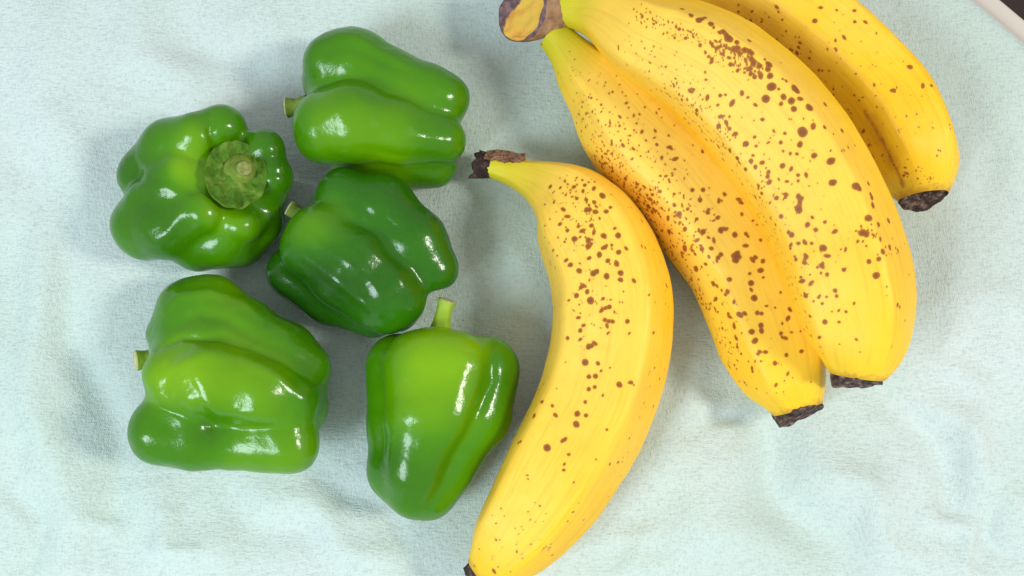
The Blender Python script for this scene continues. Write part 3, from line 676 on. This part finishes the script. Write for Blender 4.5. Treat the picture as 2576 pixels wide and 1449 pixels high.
def pepper_flesh(lobes, centre, pits, k=0.0014, seed=0, lump=1.0, seams=()):
    groups = [[lobe(l_) for l_ in l] if isinstance(l[0], list) else [lobe(l)] for l in lobes]
    def gd(P, g_):
        d_ = sd_lobe(P, g_[0])
        for q_ in g_[1:]: d_ = smin(d_, sd_lobe(P, q_), 0.007)
        return d_
    c = W(*centre)
    D = ICO_V
    def f(P):
        d = gd(P, groups[0])
        for g_ in groups[1:]: d = smin(d, gd(P, g_), k)
        for (x, y, z, r) in pits:
            pc = W(x, y, z); q = r * S - np.linalg.norm(P - pc, axis=1)
            kk = 0.003; h = np.clip(0.5 - 0.5 * (q * -1 + d * 1) / kk * -1, 0, 1)
            h = np.clip(0.5 + 0.5 * (q - d) / kk, 0, 1)
            d = d * (1 - h) + q * h + kk * h * (1 - h)
        return d
    n = 44; rmax = 0.062
    ts = np.linspace(0.001, rmax, n)
    hit = np.full(len(D), 0.005); prev = f(c + D * ts[0])
    for i in range(1, n):
        cur = f(c + D * ts[i])
        m = (prev < 0) & (cur >= 0)
        hit[m] = ts[i - 1] + (ts[i] - ts[i - 1]) * (-prev[m]) / (cur[m] - prev[m])
        prev = cur
    for _ in range(3):
        v_ = f(c + D * hit[:, None]); hit = np.clip(hit - v_ * 0.8, 0.004, rmax)
    V = c + D * hit[:, None]
    # relax
    E = np.vstack([ICO_F[:, [0, 1]], ICO_F[:, [1, 2]], ICO_F[:, [2, 0]]])
    cnt = np.bincount(E.ravel(), minlength=len(V)).astype(float)
    for _ in range(14):
        acc = np.stack([np.bincount(E[:, 0], V[E[:, 1], q], len(V)) + np.bincount(E[:, 1], V[E[:, 0], q], len(V)) for q in range(3)], 1)
        V = V * 0.4 + 0.6 * acc / cnt[:, None]
    V = V + lump * D * (0.0022 * vnoise(V * 55 + seed) + 0.0011 * vnoise(V * 120 + seed * 2) + 0.0003 * vnoise(V * 330 + seed))[:, None]
    # seams and ribs: polylines on the upper side, pressed in (negative) or raised
    nv_ = np.zeros_like(V); fn = np.cross(V[ICO_F[:, 1]] - V[ICO_F[:, 0]], V[ICO_F[:, 2]] - V[ICO_F[:, 0]])
    for q in range(3):
        for j in range(3): nv_[:, q] += np.bincount(ICO_F[:, j], fn[:, q], len(V))
    nv_ /= np.linalg.norm(nv_, axis=1)[:, None]
    wv = np.clip((nv_[:, 2] + 0.1) * 2, 0, 1)
    PP = project(V); off = np.zeros(len(V))
    for pl, wd, dep in seams:
        dd = np.full(len(V), 1e9); tt = np.zeros(len(V)); m = len(pl) - 1
        for i in range(m):
            a_ = np.array(pl[i], float); b_ = np.array(pl[i + 1], float); ab = b_ - a_
            t = np.clip(((PP - a_) @ ab) / (ab @ ab), 0, 1); d_ = np.linalg.norm(PP - a_ - t[:, None] * ab, axis=1)
            up_ = d_ < dd; dd = np.where(up_, d_, dd); tt = np.where(up_, (i + t) / m, tt)
        off += dep * np.exp(-(dd / wd) ** 2) * (0.35 + 0.65 * np.sin(np.pi * np.clip(tt, 0.02, 0.98)) ** 0.5) * wv
    V = V + nv_ * off[:, None]
    lo = V[:, 2] < 0.0004
    V[lo, 2] = 0.0004 + 0.05 * (V[lo, 2] - 0.0004)
    return V

def tube(rows, nseg=40, na=40, lump=0.05, seed=1, absr=False):
    pts = []
    for x, y, z, r in rows:
        p = W(x, y, z); pts.append([*p, RW(r, p)])
    C = catmull(pts, nseg); Tt = np.gradient(C[:, :3], axis=0); Tt /= np.linalg.norm(Tt, axis=1)[:, None]
    ref = np.array([0, 0, 1.0]) if abs(Tt[0, 2]) < 0.8 else np.array([1.0, 0, 0])
    V = []
    for i in range(nseg):
        s_ = np.cross(Tt[i], ref); s_ /= np.linalg.norm(s_); u_ = np.cross(s_, Tt[i])
        for j in range(na):
            g = 2 * math.pi * j / na
            k = 1 + 0.02 * math.cos(5 * g + seed) + lump * mnoise.noise((math.cos(g) * 2 + seed, math.sin(g) * 2, i * 0.12))
            V.append(C[i, :3] + C[i, 3] * k * (math.cos(g) * u_ + math.sin(g) * s_))
    F = grid_faces(nseg, na, True)
    V = np.array(V)
    n_ = np.cross(V[F[0, 1]] - V[F[0, 0]], V[F[0, 2]] - V[F[0, 0]])
    if np.dot(n_, V[F[0, 0]] - C[0, :3]) < 0: F = F[:, ::-1].copy()
    return V, F, C, Tt, na
def stem(rows, root, mat, seed=1, cutmat=M_CUT):
    V, F, C, Tt, na = tube(rows, seed=seed)
    st = child("stem", V, F, mat, root)
    ring = V[-na:]; c = ring.mean(0)
    VV = [ring]; 
    for k in (0.9, 0.6, 0.3): VV.append(c + (ring - c) * k + Tt[-1] * (0.0005 if k == 0.9 else 0.0002 - 0.0004 * (k < 0.5)))
    VV.append((c - Tt[-1] * 0.0003)[None]); VV = np.vstack(VV)
    FF = [list(map(int, f)) for f in grid_faces(4, na, True)] + [[3 * na + j, 3 * na + (j + 1) % na, 4 * na] for j in range(na)]
    child("cut_end", VV, FF, cutmat, st)
    return st
def calyx(p, axis, rad, root, seed, n_lobes=6, dome=0.0014, curl=0.0012, asp=1.0, tw=0.0):
    """leathery cap under the stem with a toothed, slightly raised rim"""
    axis = axis / np.linalg.norm(axis); X = np.cross(axis, [0, 1.0, 0]); X /= np.linalg.norm(X); Y = np.cross(axis, X)
    nr, na = 26, 120; V = []
    for layer in (0, 1):
        for i in range(nr):
            q = (i + 0.02) / (nr - 1 + 0.02)
            for j in range(na):
                g = 2 * math.pi * j / na
                tooth = abs(math.sin(g * n_lobes / 2 + seed)) ** 0.7
                R = rad * (1.00 - 0.035 * tooth + 0.07 * mnoise.noise((math.cos(g) * 2 + seed, math.sin(g) * 2, 0)))
                rib = 0.00008 * math.cos(g * n_lobes * 2) * q
                n3 = mnoise.noise((math.cos(g) * q * 4 + seed, math.sin(g) * q * 4, 5)) + .5 * mnoise.noise((math.cos(g) * q * 10, math.sin(g) * q * 10, seed))
                h = dome * (1 - q) ** 0.7 * 1.6 - 0.0012 * math.sin(q * math.pi) + curl * q ** 3 + 0.0013 * n3 * min(1, q * 2) + rib
                V.append(p + X * math.cos(g) * R * q * asp + Y * math.sin(g) * R * q + axis * (h - 0.0007 * layer))
    V = np.array(V); n = nr * na
    Fg = grid_faces(nr, na, True); F = np.vstack([Fg, Fg[:, ::-1] + n])
    rim = np.array([[(nr - 1) * na + j, (nr - 1) * na + (j + 1) % na, n + (nr - 1) * na + (j + 1) % na, n + (nr - 1) * na + j] for j in range(na)])
    F = np.vstack([F, rim])
    n_ = np.cross(V[F[0, 1]] - V[F[0, 0]], V[F[0, 2]] - V[F[0, 0]])
    if np.dot(n_, axis) < 0: F = F[:, ::-1].copy()
    return child("calyx", V, F, M_CALYX, root)

G = "small green peppers on the cloth"
def make_pepper(label, base, lobes, centre, pits, mat, stem_rows, stem_mat, seed, tone, k=0.0013, seams=(), lump=1.0):
    r = thing("green_pepper", label, "pepper", (*W(*base)[:2], 0.0), G)
    V = pepper_flesh(lobes, centre, pits, k=k, seed=seed, seams=seams, lump=lump)
    P = project(V); rp = tone(P, V); rp = 0.42 + (rp - 0.45) * 0.75
    child("flesh", V, ICO_F, mat, r, attrs={'tone': np.clip(rp, -0.5, 1.5)})
    if stem_rows: stem(stem_rows, r, stem_mat, seed)
    return r
def blobs(lst, base=0.45):  # lighter and darker green patches at set view positions
    def f(P, V):
        o = np.full(len(P), float(base))
        for x, y, rx, a in lst: o += a * np.exp(-(((P[:, 0] - x) ** 2 + (P[:, 1] - y) ** 2) / rx ** 2))
        return o
    return f
MP = lambda n: pepper_mat(n, (0.014, 0.098, 0.001), (0.056, 0.215, 0.0003), (0.195, 0.405, 0.0))
M_P5 = pepper_mat('pepper_skin_smooth', (0.014, 0.098, 0.001), (0.056, 0.215, 0.0003), (0.185, 0.395, 0.0), 0.4)
M_P1, M_P3 = MP("pepper_skin"), pepper_mat("pepper_skin_dark", (0.005, 0.055, 0.003), (0.020, 0.135, 0.002), (0.12, 0.33, 0.001), 0.2)

make_pepper("light green pepper lying at the top of the group, stub of stem to the left", (960, 280, 0),
  [[(838,158,135,80),(895,162,138,86),(985,206,138,76),(1075,240,135,74),(1115,252,132,68)],
   [(828,318,160,94),(890,308,176,99),(1005,330,172,76),(1114,350,148,61)],
   [(880,380,90,60),(1000,408,80,62),(1090,415,76,58)],
   [(850,200,80,92),(960,230,75,85),(1080,280,75,80)],
   [(860,270,100,96),(980,290,100,88),(1080,310,95,78)]],
  (960, 290, 105), [(735, 262, 120, 34), (1205, 322, 130, 26)], M_P1,
  [(775,262,118,24),(752,268,116,21),(735,270,116,22),(722,271,116,25)], M_STEM, 11,
  blobs([(830,330,90,.35),(980,350,110,.35),(900,170,80,.1),(1090,430,90,-.25)], .45),
  seams=[([(815,112),(850,88),(900,95),(990,150),(1060,178)], 12, 0.0006), ([(830,130),(880,118),(960,150),(1040,190)], 16, -0.0006),
         ([(900,300),(1000,345),(1120,352)], 30, 0.0007), ([(905,372),(1010,395),(1100,398)], 16, -0.0005), ([(800,290),(900,260),(980,275)], 22, 0.0005)], k=0.0028, lump=0.8)
r2 = make_pepper("green pepper standing tilted with its ragged leathery calyx facing up, leftmost at the top", (510, 480, 0),
  [[(500,345,196,62),(430,375,150,72),(368,440,95,72)],
   [(560,322,185,59),(520,350,120,72)],
   [(664,378,170,55),(640,410,100,75)],
   [(680,445,158,58),(640,490,90,80)],
   [(608,566,165,50),(560,592,112,76),(502,602,82,82)],
   [(458,428,195,48),(385,510,135,62),(352,560,100,66)],
   [(515,535,192,58),(430,568,142,80),(372,572,100,84)],
   [(652,556,92,64),(600,600,72,74)],
   [(530,480,105,122)], [(470,480,120,118)]],
  (525, 475, 120), [(592, 440, 268, 74)], M_P1, None, M_STEM, 23,
  blobs([(460,430,60,.5),(540,540,70,.45),(480,340,60,.25),(620,570,50,.2),(700,420,70,-.2),(500,640,120,-.2),(350,430,80,-.2)], .42), k=0.0022,
  seams=[([(534,290),(530,330),(545,380)], 12, -0.0011), ([(340,470),(420,470),(480,500)], 16, 0.0006), ([(470,500),(430,580),(380,620)], 18, 0.0007),
         ([(430,560),(520,600),(600,610)], 22, -0.0006), ([(335,400),(350,450)], 12, -0.0007), ([(665,400),(735,380)], 9, -0.0004), ([(665,430),(738,440)], 9, -0.0005)], lump=0.45)
pc = W(592, 442, 221); axn = np.array([0.34, 0.10, 1.0]); axn /= np.linalg.norm(axn)
calyx(pc, axn, 92 * S * 0.93, r2, 2.3, n_lobes=6, asp=0.84, dome=0.001)
stem([(605,431,210,42),(610,428,226,29),(613,425,236,21),(615,423,244,19)], r2, M_STEM, 4, M_CUTO)
r3 = make_pepper("darkest glossy green pepper in the middle of the group, between two light ones", (915, 640, 0),
  [[(868,492,140,76),(955,530,150,90),(1040,610,145,84),(1085,672,135,68)],
   [[(800,592,172,80),(895,655,184,84),(975,722,170,72),(1008,750,150,70)], [(772,640,158,62),(858,708,162,64),(930,764,150,58),(968,790,138,50)]],
   [(742,684,84,72),(830,745,74,68),(940,792,70,58)],
   [(1000,775,80,60)],
   [(860,600,110,118),(960,680,110,108)]],
  (920, 645, 115), [(725, 535, 115, 34), (1100, 765, 120, 30)], M_P3,
  [(790,565,112,30),(765,548,118,22),(745,534,124,19),(728,524,128,20)], M_STEM, 37,
  blobs([(770,570,120,.40),(860,560,90,.15),(1000,790,70,.15),(750,720,100,-.35),(1090,660,100,.1)], .34),
  seams=[([(741,622),(838,698),(903,748),(950,785)], 14, 0.0009), ([(800,600),(860,650),(930,720)], 16, -0.0005), ([(775,592),(850,640),(930,705),(965,750)], 12, 0.0005),
         ([(905,600),(985,680),(1030,730)], 14, 0.0006), ([(800,490),(900,515),(960,560)], 14, -0.0005), ([(960,540),(1010,590)], 12, -0.0006)], k=0.0026, lump=0.55)
r4 = make_pepper("big light green pepper with shiny dimples, lower left of the group", (580, 940, 0),
  [[[(480,770,120,80),(525,776,126,87),(605,838,132,88),(715,890,128,80),(766,925,120,71)], [(470,815,155,50),(560,835,158,48),(660,905,158,44)]],
   [(452,942,180,91),(535,952,188,104),(660,984,184,90),(733,1003,172,73)],
   [(414,1080,150,89),(500,1100,146,79),(592,1112,138,65),(660,1114,142,70),(724,1114,148,78)],
   [(460,850,90,85),(480,990,90,100)],
   [(752,1020,90,72)],
   [(530,900,115,130),(670,1000,115,110)]],
  (580, 950, 115), [(352, 905, 118, 34), (835, 1075, 130, 20)], M_P1,
  [(425,900,110,30),(395,902,112,25),(368,904,118,23),(343,907,128,26)], M_STEML, 41,
  blobs([(440,950,90,.4),(600,960,140,.25),(560,740,70,.1),(530,1090,50,-.2),(700,1130,80,.1),(800,1000,60,-.25)], .50),
  seams=[([(415,780),(450,745),(530,735),(610,760),(660,800)], 12, 0.0007), ([(430,820),(500,790),(570,800),(640,850)], 18, -0.0009), ([(470,850),(560,845),(620,870)], 10, -0.0006),
         ([(440,920),(520,890),(600,900)], 18, 0.0007), ([(620,905),(700,950),(760,1000)], 15, 0.0007), ([(480,1000),(560,1030),(700,1040)], 18, 0.0008),
         ([(470,950),(500,1010),(530,1072)], 16, -0.0008), ([(352,1008),(410,1026),(450,1040)], 10, -0.0004), ([(400,1000),(440,1040),(470,1070)], 26, 0.0014), ([(522,1070),(600,1078),(700,1076),(805,1070)], 11, -0.0005), ([(620,1050),(700,1060),(760,1060)], 24, 0.0007), ([(535,1085),(531,1060)], 12, -0.0004),
         ([(397,878),(457,849),(549,852),(624,873),(709,908),(790,963)], 8, -0.0008)], k=0.0045, lump=0.9)
r5 = make_pepper("smooth light green pepper with an upright curved stem, beside the single banana", (1100, 1050, 0),
  [[[(1055,925,160,96),(1070,1050,160,98),(1045,1180,138,82),(1042,1240,118,69)],
   [(1140,920,158,92),(1120,1020,150,92)]],
   [(1222,934,112,88),(1195,1040,105,88),(1115,1180,95,74),(1078,1240,95,72)],
   [(1000,920,105,82),(1002,1070,98,75),(1000,1186,90,74),(1027,1230,85,66)],
   [(1110,960,110,110)]],
  (1095, 1040, 115), [(1108, 800, 120, 26)], M_P5,
  [(1108,868,120,38),(1108,835,124,29),(1112,805,130,22),(1119,775,136,20),(1124,757,140,23)], M_STEML, 53,
  blobs([(1130,870,110,.5),(1060,960,120,.25),(1060,1080,90,.15),(1250,950,70,-.2),(960,1150,80,-.2),(1080,1270,90,-.1)], .50), k=0.0022,
  seams=[([(1235,860),(1240,960),(1180,1080),(1110,1200)], 12, -0.0006), ([(1200,870),(1205,950),(1160,1050)], 14, 0.0005), ([(1150,1150),(1110,1220),(1080,1270)], 10, -0.0005), ([(960,1080),(965,1200)], 10, -0.0006), ([(1180,885),(1165,960),(1140,1060)], 34, 0.0010), ([(985,1090),(1060,1110)], 38, -0.0010)], lump=0.6)
